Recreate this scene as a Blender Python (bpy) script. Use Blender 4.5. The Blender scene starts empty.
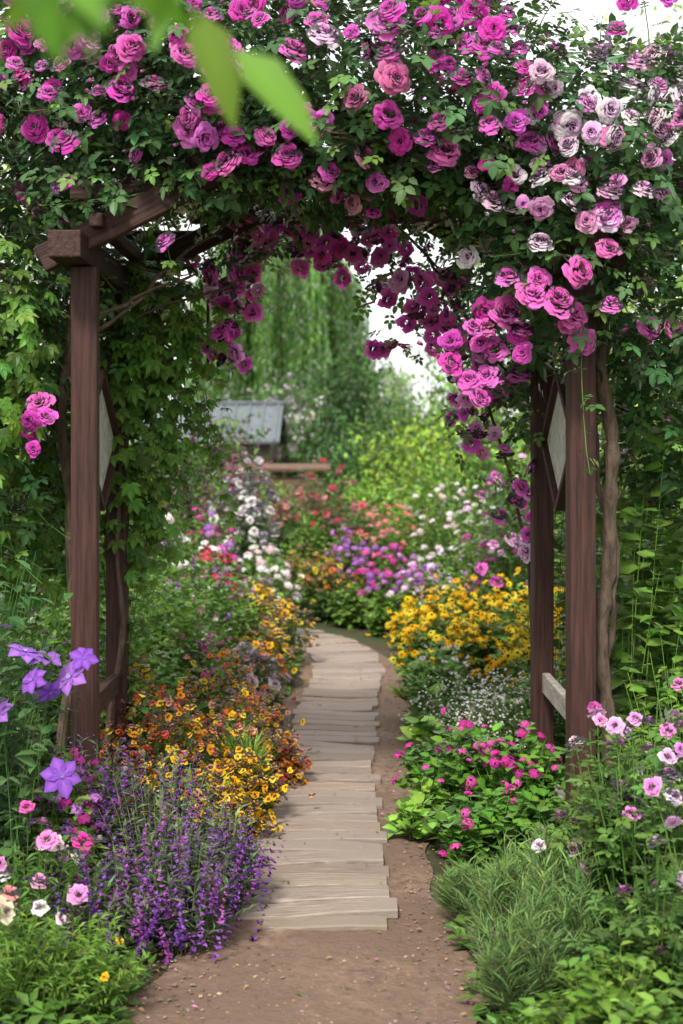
import bpy, math
import numpy as np
from mathutils import Vector, Matrix
rng=np.random.default_rng(11)
scene=bpy.context.scene
U=rng.uniform
A=np.array
def nrm(v): return v/(np.linalg.norm(v,axis=-1,keepdims=True)+1e-9)
def frames(f,up):
    f=nrm(f); s=np.cross(f,up); s=nrm(s+1e-6); u=np.cross(s,f)
    return np.stack([s,f,u],axis=-1)
def face_up(n):
    n=nrm(n); r=rng.normal(size=n.shape); f=nrm(np.cross(n,r)); s=np.cross(f,n)
    return np.stack([s,f,n],axis=-1)
def rdir(n): return nrm(rng.normal(size=(n,3)))
# ---------------------------------------------------------------- materials
def newmat(name):
    m=bpy.data.materials.new(name); m.use_nodes=True; nt=m.node_tree; nt.nodes.clear()
    return m,nt,nt.nodes,nt.links
def leafmat(name,trans=0.34,rough=0.42,gl=.55,tint=(1.35,1.25,0.6)):
    m,nt,N,L=newmat(name)
    o=N.new('ShaderNodeOutputMaterial'); a=N.new('ShaderNodeAttribute'); a.attribute_name='Col'
    d=N.new('ShaderNodeBsdfDiffuse'); L.new(a.outputs['Color'],d.inputs['Color'])
    t=N.new('ShaderNodeBsdfTranslucent'); tm=N.new('ShaderNodeVectorMath'); tm.operation='MULTIPLY'
    tm.inputs[1].default_value=tint; L.new(a.outputs['Color'],tm.inputs[0]); L.new(tm.outputs[0],t.inputs['Color'])
    ms=N.new('ShaderNodeMixShader'); ms.inputs[0].default_value=trans
    L.new(d.outputs[0],ms.inputs[1]); L.new(t.outputs[0],ms.inputs[2])
    g=N.new('ShaderNodeBsdfGlossy'); g.inputs['Roughness'].default_value=rough; g.inputs['Color'].default_value=(gl,gl,gl,1)
    fr=N.new('ShaderNodeFresnel'); fr.inputs[0].default_value=1.36
    m2=N.new('ShaderNodeMixShader'); L.new(fr.outputs[0],m2.inputs[0]); L.new(ms.outputs[0],m2.inputs[1]); L.new(g.outputs[0],m2.inputs[2])
    L.new(m2.outputs[0],o.inputs[0])
    return m
M_leaf=leafmat('leaf'); M_petal=leafmat('petal',.46,.6,.12,(1.12,1.0,1.12))
def simplemat(name,c1,c2,scale=(1,1,1),nscale=8,rough=.8,bump=.3,attr=False,detail=6,c3=None):
    m,nt,N,L=newmat(name)
    o=N.new('ShaderNodeOutputMaterial'); p=N.new('ShaderNodeBsdfPrincipled'); L.new(p.outputs[0],o.inputs[0])
    tc=N.new('ShaderNodeTexCoord'); mp=N.new('ShaderNodeMapping'); mp.inputs['Scale'].default_value=scale
    L.new(tc.outputs['Object'],mp.inputs[0])
    n=N.new('ShaderNodeTexNoise'); n.inputs['Scale'].default_value=nscale; n.inputs['Detail'].default_value=detail; n.inputs['Roughness'].default_value=.65
    L.new(mp.outputs[0],n.inputs['Vector'])
    r=N.new('ShaderNodeValToRGB'); r.color_ramp.elements[0].position=.3; r.color_ramp.elements[1].position=.7
    r.color_ramp.elements[0].color=(*c1,1); r.color_ramp.elements[1].color=(*c2,1)
    L.new(n.outputs['Fac'],r.inputs[0]); out=r.outputs[0]
    if c3:
        n2=N.new('ShaderNodeTexNoise'); n2.inputs['Scale'].default_value=1.7; n2.inputs['Detail'].default_value=5; L.new(tc.outputs['Object'],n2.inputs['Vector'])
        mx=N.new('ShaderNodeMixRGB'); r2=N.new('ShaderNodeValToRGB'); r2.color_ramp.elements[0].position=.42; r2.color_ramp.elements[1].position=.62
        L.new(n2.outputs['Fac'],r2.inputs[0]); L.new(r2.outputs[0],mx.inputs[0]); L.new(out,mx.inputs[1]); mx.inputs[2].default_value=(*c3,1); out=mx.outputs[0]
    if attr:
        a=N.new('ShaderNodeAttribute'); a.attribute_name='Col'; mx=N.new('ShaderNodeMixRGB'); mx.blend_type='MULTIPLY'; mx.inputs[0].default_value=1
        L.new(out,mx.inputs[1]); L.new(a.outputs['Color'],mx.inputs[2]); out=mx.outputs[0]
    L.new(out,p.inputs['Base Color']); p.inputs['Roughness'].default_value=rough; p.inputs['Specular IOR Level'].default_value=.25
    b=N.new('ShaderNodeBump'); b.inputs['Strength'].default_value=bump; b.inputs['Distance'].default_value=.02
    L.new(n.outputs['Fac'],b.inputs['Height']); L.new(b.outputs[0],p.inputs['Normal'])
    return m
def flatattr(name):
    m,nt,N,L=newmat(name); o=N.new('ShaderNodeOutputMaterial'); a=N.new('ShaderNodeAttribute'); a.attribute_name='Col'
    d=N.new('ShaderNodeBsdfDiffuse'); L.new(a.outputs['Color'],d.inputs['Color']); L.new(d.outputs[0],o.inputs[0]); return m
M_stem=flatattr('stem')
M_bark=simplemat('bark',(.045,.032,.023),(.16,.115,.085),(1,1,.25),45,.9,.9)
M_dirt=simplemat('dirt',(.115,.073,.052),(.27,.185,.137),nscale=26,rough=.95,bump=.8,detail=9,c3=(.155,.103,.075))
M_soil=simplemat('soil',(.035,.025,.016),(.08,.06,.035),nscale=14,rough=.95,bump=.9,c3=(.04,.06,.018))
M_plank=simplemat('weathered_wood',(.16,.122,.100),(.45,.375,.32),(2,36,10),4,.85,.4,attr=True,detail=9,c3=(.29,.238,.205))
WC=((.020,.009,.008),(.080,.036,.030))
M_red=simplemat('stained_wood_v',*WC,(22,22,1.2),3,.6,.4,detail=7)
M_redh=simplemat('stained_wood_h',*WC,(1.5,22,22),3,.6,.4,detail=7)
M_redd=simplemat('stained_wood_d',*WC,(22,1.5,22),3,.6,.4,detail=7)
M_grey=simplemat('grey_weathered',(.17,.15,.13),(.40,.37,.34),(8,3,12),4,.8,.3)
M_white=simplemat('old_white_paint',(.34,.34,.30),(.68,.67,.62),(2,2,2),9,.6,.2)
M_slate=simplemat('slate',(.07,.085,.095),(.17,.195,.215),(1,4,1),6,.75,.4)
M_fence=simplemat('brown_fence_wood',(.07,.04,.03),(.20,.125,.09),(2,20,20),3,.8,.4)
M_wallw=simplemat('shed_wall',(.12,.09,.07),(.25,.2,.16),(8,8,1),4,.85,.4)
M_glass=simplemat('window_glass',(.02,.03,.035),(.05,.06,.07),nscale=2,rough=.08,bump=0)
MATS=[M_leaf,M_petal,M_stem,M_plank,M_bark]
# ---------------------------------------------------------------- mesh builder
class MB:
    def __init__(s): s.V=[];s.F=[];s.C=[];s.M=[];s.S=[];s.n=0
    def raw(s,V,F,C,mat=0,smooth=False):
        V=V.reshape(-1,3); F=F.reshape(-1,4); s.V.append(V); s.F.append(F+s.n); s.C.append(np.clip(C.reshape(-1,3),0,.90))
        s.M.append(np.full(len(F),mat)); s.S.append(np.full(len(F),smooth)); s.n+=len(V)
    def add(s,T,pos,R,sc,col,mat=0,smooth=False):
        V,F,M=T; N=len(pos)
        if N==0: return
        sc=np.asarray(sc,float)
        if sc.ndim==0: sc=np.full(N,float(sc))
        if sc.ndim==1: sc=np.repeat(sc[:,None],3,1)
        P=np.einsum('nij,nvj->nvi',R,V[None]*sc[:,None,:])+pos[:,None]
        col=np.broadcast_to(col,(N,3)); C=col[:,None,:]*M[None]
        s.raw(P,F[None]+(np.arange(N)*len(V))[:,None,None],C,mat,smooth)
    def tubes(s,P,r,sides,col,mat=2):
        N,K,_=P.shape; t=np.gradient(P,axis=1); t=nrm(t)
        ref=np.where(np.abs(t[...,2:3])>.8,A([1.,0,0]),A([0,0,1.])); a=nrm(np.cross(t,ref)); b=np.cross(t,a)
        an=np.arange(sides)*2*np.pi/sides
        V=P[:,:,None]+r[:,:,None,None]*(np.cos(an)[None,None,:,None]*a[:,:,None]+np.sin(an)[None,None,:,None]*b[:,:,None])
        k=np.arange(K-1)[:,None]*sides; j=np.arange(sides)[None]; j2=(j+1)%sides
        F=np.stack([k+j,k+j2,k+sides+j2,k+sides+j],-1).reshape(-1,4)
        C=np.broadcast_to(np.asarray(col).reshape(-1,1,1,3),(N,K,sides,3))
        s.raw(V,F[None]+(np.arange(N)*K*sides)[:,None,None],C.copy(),mat,True)
    def build(s,name,parent=None):
        V=np.concatenate(s.V);F=np.concatenate(s.F);C=np.concatenate(s.C);M=np.concatenate(s.M);S=np.concatenate(s.S)
        me=bpy.data.meshes.new(name); me.vertices.add(len(V)); me.vertices.foreach_set('co',V.astype(np.float32).ravel())
        me.loops.add(F.size); me.loops.foreach_set('vertex_index',F.astype(np.int32).ravel())
        me.polygons.add(len(F)); me.polygons.foreach_set('loop_start',(np.arange(len(F))*4).astype(np.int32))
        for m in MATS: me.materials.append(m)
        me.update(calc_edges=True)
        me.polygons.foreach_set('material_index',M.astype(np.int32)); me.polygons.foreach_set('use_smooth',S.astype(bool))
        at=me.attributes.new('Col','FLOAT_COLOR','POINT'); at.data.foreach_set('color',np.concatenate([C,np.ones((len(C),1))],1).astype(np.float32).ravel())
        me.update()
        o=bpy.data.objects.new(name,me); scene.collection.objects.link(o)
        if parent: o.parent=parent
        return o
# ---------------------------------------------------------------- templates
def T(V,F,M=None):
    V=A(V,float);F=A(F,int)
    if M is None: M=np.ones((len(V),3))
    M=A(M,float)
    if M.ndim==1: M=np.repeat(M[:,None],3,1)
    return V,F,M
def leaf4(w=.55,f=.08,dr=.18,w2=.76):
    V=[(0,0,0),(-w*.46,.3,f),(0,.3,0),(w*.46,.3,f),(-w*.5*w2,.68,f),(0,.68,0),(w*.5*w2,.68,f),(0,1,0)]
    V=A(V,float); V[:,2]-=dr*V[:,1]**2
    F=[(0,3,2,1),(1,2,5,4),(2,3,6,5),(4,5,6,7)]
    return T(V,F,[1.1,.93,1.15,.93,.95,1.12,.95,1.0])
def leaf2(w=.5,f=.08,dr=.15):
    V=[(0,0,0),(-w/2,.42,f),(0,1,-dr),(w/2,.42,f),(0,.42,-.03)]
    return T(V,[(0,4,2,1),(0,3,2,4)],[1,.95,1,.95,1.1])
def xf(t,R,p,s):
    V,F,M=t; return (V*s)@A(R,float).T+A(p,float),F,M
def merge(ts):
    V=[];F=[];M=[];n=0
    for t in ts: V.append(t[0]);F.append(t[1]+n);M.append(t[2]);n+=len(t[0])
    return np.concatenate(V),np.concatenate(F),np.concatenate(M)
def Rz(a): c,s=math.cos(a),math.sin(a); return A([[c,-s,0],[s,c,0],[0,0,1.]])
def Rx(a): c,s=math.cos(a),math.sin(a); return A([[1.,0,0],[0,c,-s],[0,s,c]])
def Ry(a): c,s=math.cos(a),math.sin(a); return A([[c,0,s],[0,1.,0],[-s,0,c]])
L4=leaf4(); L2=leaf2(); LW=leaf4(.8,.06,.25); LN=leaf2(.22,.03,.3)
def pinnate():
    l=leaf4(.62,.07,.15); ts=[xf(l,Rx(-.15),(0,.58,0),.42)]
    for y,s in((.5,.36),(.24,.30)):
        for sg in(-1,1): ts.append(xf(l,Rz(sg*1.15)@Ry(sg*.15),(0,y,-.01),s))
    return merge(ts)
def palmate():
    l=leaf4(.5,.06,.2); return merge([xf(l,Rz(a)@Rx(-.2),(0,.1,0),s) for a,s in((0,.9),(.75,.8),(-.75,.8),(1.5,.6),(-1.5,.6))])
PIN=pinnate(); PAL=palmate()
def blade():
    V=[];F=[]
    for i,(w,y,z) in enumerate(((.02,0,0),(.018,.35,.03),(.013,.7,-.02),(.003,1,-.16))): V+=[(-w,y,z),(w,y,z)]
    for i in range(3): F.append((2*i,2*i+1,2*i+3,2*i+2))
    return T(V,F,[.8,.8,1,1,1,1,1.1,1.1])
BL=blade()
def rose(seed,layers,vs=(0,.4,.75,1.),us=(-1,-.4,.4,1)):
    r=np.random.default_rng(seed); V=[];F=[];M=[]
    cxo,cyo=r.normal()*.08,r.normal()*.08
    for li,(n,r0,r1,z0,z1,a,cm) in enumerate(layers):
        ph0=r.uniform(0,6.28); inn=1-li/(len(layers)-1)
        for k in range(n):
            ph=ph0+k*2*math.pi/n+r.normal()*.28; b=len(V); sc=r.uniform(.82,1.16); dz=r.normal()*.055; tw=r.choice([-1,1])*.04; tone=r.uniform(.92,1.1); cur=r.uniform(.4,1.4); ox,oy=r.normal()*.02,r.normal()*.02
            for v in vs:
                for u in us:
                    ve=v*(1-.28*u*u); rr=r0+(r1*sc-r0)*ve**.8+tw*u+r.normal()*.02*v
                    aa=ph+u*a*(.4+.6*math.sin(min(1,v*1.25)*math.pi/2))
                    z=z0+(z1-z0)*math.sin(ve*math.pi/2)-.17*cur*max(0,v-.7)/.3*r1**1.3+dz*v+r.normal()*.028*v
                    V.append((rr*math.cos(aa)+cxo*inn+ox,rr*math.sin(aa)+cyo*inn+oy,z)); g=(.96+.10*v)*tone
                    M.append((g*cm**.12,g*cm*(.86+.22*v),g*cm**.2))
            nu=len(us)
            for i in range(len(vs)-1):
                for j in range(nu-1): q=b+i*nu+j; F.append((q,q+1,q+nu+1,q+nu))
    return T(V,F,M)
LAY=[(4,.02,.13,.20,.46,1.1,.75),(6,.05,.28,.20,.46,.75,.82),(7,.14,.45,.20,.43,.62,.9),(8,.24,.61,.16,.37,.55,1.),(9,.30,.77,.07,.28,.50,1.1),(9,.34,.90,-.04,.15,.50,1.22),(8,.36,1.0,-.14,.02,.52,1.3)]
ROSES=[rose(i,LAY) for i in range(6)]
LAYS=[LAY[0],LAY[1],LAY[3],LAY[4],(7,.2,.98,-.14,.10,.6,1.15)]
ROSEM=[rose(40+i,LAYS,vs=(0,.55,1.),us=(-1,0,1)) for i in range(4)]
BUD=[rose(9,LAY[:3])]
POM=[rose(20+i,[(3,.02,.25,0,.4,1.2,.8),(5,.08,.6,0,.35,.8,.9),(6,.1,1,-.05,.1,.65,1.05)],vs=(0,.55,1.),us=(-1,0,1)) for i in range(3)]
def radial(n,w,elev,cz=.06,cc=(.25,.12,.03),base=.12,droop=.15,jit=.08,seed=0):
    r=np.random.default_rng(seed); l=leaf2(w,.05,droop); ts=[]
    for k in range(n): ts.append(xf(l,Rz(k*2*math.pi/n+r.normal()*jit)@Rx(elev+r.normal()*.1),(0,0,0),1-r.uniform(0,.15)))
    V,F,M=merge(ts)
    c=A([(math.cos(t)*base,math.sin(t)*base,0.01) for t in np.arange(6)*math.pi/3]+[(0,0,cz+.02)]*1+[(math.cos(t)*base*.6,math.sin(t)*base*.6,cz) for t in np.arange(6)*math.pi/3])
    F2=[(i,(i+1)%6,7+(i+1)%6,7+i) for i in range(6)]+[(7,8,9,10),(7,10,11,12)]
    return np.concatenate([V,c]),np.concatenate([F,A(F2)+len(V)]),np.concatenate([M,np.repeat(A([cc]),13,0)])
DAISY=[radial(11,.34,e,.16,(.12,.10,.05),.2,.2,seed=i) for i,e in enumerate((-.1,-.35))]
FIVE=[radial(5,.85,.15,.05,(1,.9,.3),.12,.1,seed=i) for i in range(2)]
def clem(seed):
    r=np.random.default_rng(seed); l=leaf4(.70,.10,.22,.90); l[2][[2,5]]*=A([1.5,1.2,1.1]); l[2][[1,3,4,6]]*=.85
    V,F,M=merge([xf(l,Rz(k*math.pi/3+r.normal()*.1)@Rx(.1+r.normal()*.18)@Ry(r.normal()*.2),(0,0,0),1-r.uniform(0,.15)) for k in range(6)])
    n=len(V); c=radial(12,.15,.9,.05,(2,2,1),.08,seed=3); return np.concatenate([V,c[0]*.26]),np.concatenate([F,c[1]+n]),np.concatenate([M,c[2]*A([1.8,3.0,1.2])])
CLEM=[clem(i) for i in range(3)]
def umbel(seed,n=16,s=.34):
    r=np.random.default_rng(seed); f=radial(5,.9,.1,.03,(1,.8,.7),.1,seed=seed); ts=[]
    for k in range(n):
        th=math.sqrt((k+.5)/n)*1.25; ph=k*2.4; d=A([math.sin(th)*math.cos(ph),math.sin(th)*math.sin(ph),math.cos(th)])
        ts.append(xf(f,Rz(ph-math.pi/2)@Rx(-th)@Rz(r.uniform(0,3)),d*A([.8,.8,.5])-A([0,0,.3]),s*r.uniform(.7,1.15)))
    return merge(ts)
UMB=[umbel(i) for i in range(2)]
def spike(seed,n=42,w=.085,top=1.):
    r=np.random.default_rng(seed); l=leaf2(.6,.15,.0); ts=[]; bx,by=r.normal()*.12,r.normal()*.12
    for k in range(n):
        z=(k//6)/(n/6)*top+r.uniform(-.02,.02); ts.append(xf(l,Rz(r.uniform(0,6.28))@Rx(r.uniform(.0,.9)),(bx*z*z,by*z*z,z),w*(1.25-.8*z)*r.uniform(.6,1.3)))
    V,F,M=merge(ts); return V,F,M*np.repeat(r.uniform(.6,1.35,n),5)[:,None]
SPK=[spike(i) for i in range(5)]
FL=dict(rose=ROSES,rosem=ROSEM,pom=POM,daisy=DAISY,five=FIVE,umbel=UMB,spike=SPK,bud=BUD,clem=CLEM)
# colours (linear albedo)
G_dk=A([.048,.115,.027]);G_md=A([.090,.195,.031]);G_lt=A([.165,.31,.044]);G_yl=A([.26,.40,.045]);G_gr=A([.14,.195,.10])
def vary(c,n,s=.3,h=.12):
    c=np.atleast_2d(c); b=np.exp(rng.normal(size=(n,1))*s*.75); hh=1+rng.normal(size=(n,3))*h*A([1,.35,.8]); return np.clip(c*b*hh,.004,.92)
def pick(cols,n,s=.12,h=.05):
    cols=np.atleast_2d(A(cols,float)); return vary(cols[rng.integers(0,len(cols),n)],n,s,h)
def bloom(mb,kind,pos,nor,size,cols,mat=1):
    n=len(pos); idx=rng.integers(0,len(FL[kind]),n); c=pick(cols,n); size=np.broadcast_to(size,(n,))*U(.72,1.15,n)
    for i,t in enumerate(FL[kind]):
        k=idx==i
        if k.any(): mb.add(t,pos[k],face_up(nor[k]),size[k],c[k],mat,True)
def shoots(mb,base,tip,nl,tmpl,ll,lc,sr=.0025,t0=.08,arch=.25,elev=.35,K=5,stemcol=None,lmat=0):
    N=len(base); t=np.linspace(0,1,K)[None,:,None]; d=(tip-base)[:,None]
    w=np.concatenate([np.repeat(t**1.5,2,-1),t*(1+arch*(1-t))],-1)
    P=base[:,None]+d*w
    r=np.repeat(sr*(1-.6*np.linspace(0,1,K))[None],N,0)
    mb.tubes(P,r,3,vary(lc if stemcol is None else stemcol,N,.15),2)
    if nl<=0: return
    tt=U(t0,1,(N,nl,1)); w=np.concatenate([np.repeat(tt**1.5,2,-1),tt*(1+arch*(1-tt))],-1)
    pos=(base[:,None]+(tip-base)[:,None]*w).reshape(-1,3); n=len(pos); tt=tt.reshape(-1)
    az=U(0,2*np.pi,n); f=np.stack([np.cos(az),np.sin(az),elev+rng.normal(size=n)*.35],-1)
    up=A([0,0,1.])+rng.normal(size=(n,3))*.35
    mb.add(tmpl,pos,frames(f,up),ll*(1.15-.45*tt)*U(.6,1.25,n),vary(lc,n),lmat)
def plant(name,x,y,r,h,ns=50,nl=14,leaf=L4,ll=.055,lc=G_md,fk=None,fs=.03,fc=None,ff=.6,base=.45,dome=.4,sr=.0025,arch=.25,elev=.35,zf=0,extra=0,stemcol=None,lo=.55):
    mb=MB(); a=U(0,2*np.pi,ns); q=np.sqrt(U(0,1,ns)); sx,sy=np.cos(a)*q,np.sin(a)*q
    b=np.stack([x+sx*r*base,y+sy*r*base,np.zeros(ns)],-1)
    hh=h*(1-dome*q*q)*(lo+(1.12-lo)*U(0,1,ns)**.8)
    tp=np.stack([x+sx*r*U(.75,1.25,ns),y+sy*r*U(.75,1.25,ns),hh],-1)
    shoots(mb,b,tp,nl,leaf,ll,lc*math.exp(rng.normal()*.16),sr=sr,arch=arch,elev=elev,stemcol=stemcol)
    if fk:
        cl=np.sin(a*3+x*9)*np.sin(q*5+y*7)*.5+.5
        k=U(0,1,ns)<ff*(.6+.8*cl); pos=tp[k]+A([0,0,zf]); n=len(pos); nor=np.stack([sx[k]*.6,sy[k]*.6-.25,np.full(n,.9)],-1)+rng.normal(size=(n,3))*.3
        if fk=='spike': nor=np.stack([sx[k]*.35,sy[k]*.35,np.ones(n)],-1)+rng.normal(size=(n,3))*.13
        if n: bloom(mb,fk,pos,nor,fs,fc)
        for e in range(extra):
            p2=pos+rng.normal(size=pos.shape)*A([.05,.05,.03])*(max(fs,.018)/.025); p2=p2[U(0,1,n)<.8]
            if len(p2): bloom(mb,fk,p2,rng.normal(size=p2.shape)*.4+A([0,-.2,.9]),fs*.85,fc)
    return mb.build(name)
def blobpts(bl,n,lo=.6,hi=1.08,pw=.5,lump=.14):
    B=A(bl,float); w=(B[:,3]*B[:,4]*B[:,5])**(2/3); w/=w.sum(); i=rng.choice(len(B),n,p=w)
    d=rdir(n); r=(lo+(hi-lo)*U(0,1,n)**pw)*(1+lump*np.sin(7*d[:,0]+5*d[:,2]+i)*np.sin(6*d[:,1]+3*i)+lump*.8*np.sin(15*d[:,2]+11*d[:,0]+2*i))
    return B[i,:3]+d*B[i,3:]*r[:,None], nrm(d/B[i,3:])
# ---------------------------------------------------------------- boxes
def box(name,loc,size,mat,parent=None,rot=(0,0,0),bevel=.006):
    bpy.ops.mesh.primitive_cube_add(size=1); o=bpy.context.object; o.name=name; o.data.name=name
    o.data.transform(Matrix.Diagonal((*size,1)))
    o.location=loc; o.rotation_euler=rot; o.data.materials.append(mat)
    if bevel:
        b=o.modifiers.new('b','BEVEL'); b.width=bevel; b.segments=2
    if parent: o.parent=parent
    return o
def empty(name):
    e=bpy.data.objects.new(name,None); scene.collection.objects.link(e); return e
# ---------------------------------------------------------------- ground + paths
def grid_obj(name,V,F,mat):
    me=bpy.data.meshes.new(name); me.from_pydata([tuple(v) for v in V],[],F); me.materials.append(mat); me.update()
    for p in me.polygons: p.use_smooth=True
    o=bpy.data.objects.new(name,me); scene.collection.objects.link(o); return o
M_grass=simplemat('distant_grass',(.05,.09,.02),(.11,.17,.04),nscale=5,rough=.95,bump=.5,c3=(.08,.085,.035))
grid_obj('ground',[(-600,-100,-.004),(600,-100,-.004),(600,1500,-.004),(-600,1500,-.004)],[(0,1,2,3)],M_grass)
V=[];F=[];xs=np.linspace(-6,6,61);ys=np.linspace(1,26,126)
for y in ys:
    for x in xs: V.append((x,y,.004+.012*(1+math.sin(x*5+y*3)*math.sin(y*4.3-x))*(1 if abs(x)>.7 else .0)))
for j in range(len(ys)-1):
    for i in range(len(xs)-1): q=j*len(xs)+i; F.append((q,q+1,q+1+len(xs),q+len(xs)))
grid_obj('garden_bed_soil',V,F,M_soil)
py=[0,3,4.6,5.5,6.4,7.5,8.5,9.3,10.0,10.7,11.3,11.9,12.5,13.2,14]; px=[-.07,-.07,-.085,-.085,-.078,-.055,-.030,.02,.055,.02,-.10,-.34,-.74,-1.35,-2.2]
def cx(y): return np.interp(y,py,px)
V=[];F=[];yy=np.linspace(-1,14,300);nu=41
for k,y in enumerate(yy):
    c=cx(y); hwL=.33+.22*max(0,min(1,(5-y)/1.2))+.03*math.sin(y*5.1)+.02*math.sin(y*13); hwR=.46+.05*math.sin(y*3.3)+.02*math.sin(y*11)
    if y>10.6: hwR=.33
    for i in range(nu):
        u=i/(nu-1); V.append((c-hwL+(hwL+hwR)*u,y,.010+.010*math.sin(u*math.pi)+.004*math.sin(y*7+u*9)*math.sin(u*12+y*3)+(rng.normal()*.0018 if 0<i<nu-1 else 0)))
for k in range(len(yy)-1):
    for i in range(nu-1): q=k*nu+i; F.append((q,q+1,q+1+nu,q+nu))
grid_obj('dirt_path',V,F,M_dirt)
# plank walkway
mb=MB()
ay=np.linspace(4.6,13.9,900); ax=cx(ay); ker=np.ones(41)/41; axs=np.convolve(np.pad(ax,20,'edge'),ker,'valid')
ds=np.concatenate([[0],np.cumsum(np.hypot(np.diff(axs),np.diff(ay)))]); s=0.0; first=True
while s<ds[-1]-.2:
    w=U(.118,.158); c=s+w/2
    X=np.interp(c,ds,axs);Y=np.interp(c,ds,ay);X2=np.interp(c+.05,ds,axs);Y2=np.interp(c+.05,ds,ay)
    t=nrm(A([X2-X,Y2-Y])); ja=rng.normal()*.013; t=A([t[0]*math.cos(ja)-t[1]*math.sin(ja),t[0]*math.sin(ja)+t[1]*math.cos(ja)]); n=A([t[1],-t[0]])
    hl=np.interp(Y,[4.6,5.4,7,9,11],[.272,.256,.236,.245,.25])+U(-.016,.014); sh=rng.normal()*.009
    if first: hl=.205; w=.11; sh=.03; first=False
    K=11; vs=[]; cc=U(.68,1.12); z0=.036+rng.normal()*.003; ti=rng.normal()*.006; hw=w/2-.004
    tp=U(-.003,.003)
    prof=[(-hw,-.03),(-hw,-.005),(-hw+.006,0),(hw-.006,0),(hw,-.005),(hw,-.03)]
    for k in range(K):
        u=-1+2*k/(K-1); jj=[rng.normal()*.0018 for _ in range(2)]; e=(1 if 0<k<K-1 else .96)+tp*u*10
        for (pw,pz) in prof:
            o=pw*e+(jj[0] if pw<0 else jj[1])
            vs.append((X+n[0]*(hl*u+sh)+t[0]*o,Y+n[1]*(hl*u+sh)+t[1]*o,z0+pz+ti*u+.003*math.sin(u*3+s)))
    f=[]
    for k in range(K-1):
        for j in range(5): q=k*6+j; f.append((q,q+1,q+7,q+6))
    e=(K-1)*6
    f+=[(0,3,2,1),(0,5,4,3),(e,e+1,e+2,e+3),(e,e+3,e+4,e+5)]
    tint=A([1,U(.94,1.0),U(.87,1.)])*cc
    mb.raw(A(vs,float),A(f),np.repeat(tint[None],len(vs),0),3,False); s+=w+U(.003,.012)
mb.build('plank_walkway')
mb=MB(); n=3600; y=2.5+8.5*U(0,1,n)**1.5; x=cx(y)+U(-.55,.5,n)
me=T([(-1,-1,0),(1,-1,0),(1,1,0),(-1,1,0),(-.6,-.6,.8),(.6,-.6,.8),(.6,.6,.8),(-.6,.6,.8)],[(0,1,5,4),(1,2,6,5),(2,3,7,6),(3,0,4,7),(4,5,6,7)])
inp=(np.abs(x-cx(y))>.28)|(y<4.5); x=x[inp];y=y[inp];n=len(x)
mb.add(me,np.stack([x,y,np.full(n,.017)],-1),face_up(A([[0,0,1.]]*n)+rng.normal(size=(n,3))*.2),np.stack([U(.002,.007,n),U(.002,.008,n),U(.002,.005,n)],-1),vary(A([.20,.145,.11]),n,.4),2,True)
mb.build('path_pebbles')
mb=MB(); n=1000; y=U(3,10.5,n); x=cx(y)+rng.choice([-1,1],n)*(.5-.45*U(0,1,n)**2); z=np.where((np.abs(x-cx(y))<.25)&(y>4.7),.045,.028)
mb.add(L2,np.stack([x,y,z],-1),frames(np.stack([rng.normal(size=n),rng.normal(size=n),np.zeros(n)],-1),A([0,0,1.])+rng.normal(size=(n,3))*.25),U(.008,.026,n),pick([(.22,.13,.06),(.12,.08,.04),(.5,.2,.38),(.3,.25,.08),(.1,.13,.03)],n,.3),0)
mb.build('fallen_leaves')
# ---------------------------------------------------------------- pergola
pg=empty('wooden_pergola')
FY,RY=5.3,6.25
for nm,x,y,w in(('post_1',-.97,FY,.098),('post_2',-1.0,RY,.09),('post_3',.905,FY,.098),('post_4',.895,RY,.09)):
    box(nm,(x,y,1.13),(w,w,2.32),M_red,pg,rot=(0,0,rng.normal()*.03))
for i,(x) in enumerate((-1.0,.905)):
    box('side_plate_%d'%(i+1),(x,(FY+RY)/2-.02,2.345),(.12,1.42,.10),M_redd,pg)
    for j,z in enumerate((.57,.15)):
        box('side_rail_%d%d'%(i,j),(x-.0,(FY+RY)/2,z),(.035,RY-FY-.11,.075 if j else .09),M_grey if x>0 else M_redd,pg)
    bpy.ops.mesh.primitive_cylinder_add(vertices=4,radius=1,depth=1)
    o=bpy.context.object; o.name='diamond_panel_%d'%(i+1); o.data.transform(Matrix.Diagonal((.27,.40,.02,1)))
    o.rotation_euler=(0,math.pi/2,0); o.location=(x+(.01 if x>0 else -.01),(FY+RY)/2,1.64); o.data.materials.append(M_white); o.parent=pg
    for j,(sy,sz) in enumerate(((1,1),(1,-1),(-1,1),(-1,-1))):
        box('diamond_frame_%d%d'%(i,j),(x,(FY+RY)/2+sy*.205,1.64+sz*.14),(.05,.50,.03),M_red,pg,rot=(-sy*sz*math.atan2(.27,.40),0,0),bevel=.003)
for j,y in enumerate((FY-.085,RY+.085)):
    for k,sg in enumerate((-1,1)):
        L=1.22; ang=math.atan(.5)
        xm=-.03+sg*.545; box('rafter_%d%d'%(j,k),(xm,y,2.31+.27),(L,.05,.10),M_redh,pg,rot=(0,sg*ang,0))
    box('tie_beam_%d'%j,(-.03,y+(.062 if j==0 else -.062),2.66),(1.3,.05,.09),M_redh,pg)
    box('short_lintel_%d'%j,(-.84,y+.06,2.57),(.36,.05,.06),M_redh,pg)
    box('bracket_%d'%j,(.80,y-.05,2.50),(.30,.04,.035),M_grey,pg,rot=(0,.06,0))
for k in range(5):
    x=-.9+k*.45; box('purlin_%d'%k,(x,(FY+RY)/2,2.88-abs(x+.03)*.5),(.05,1.3,.05),M_redd,pg)
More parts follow.
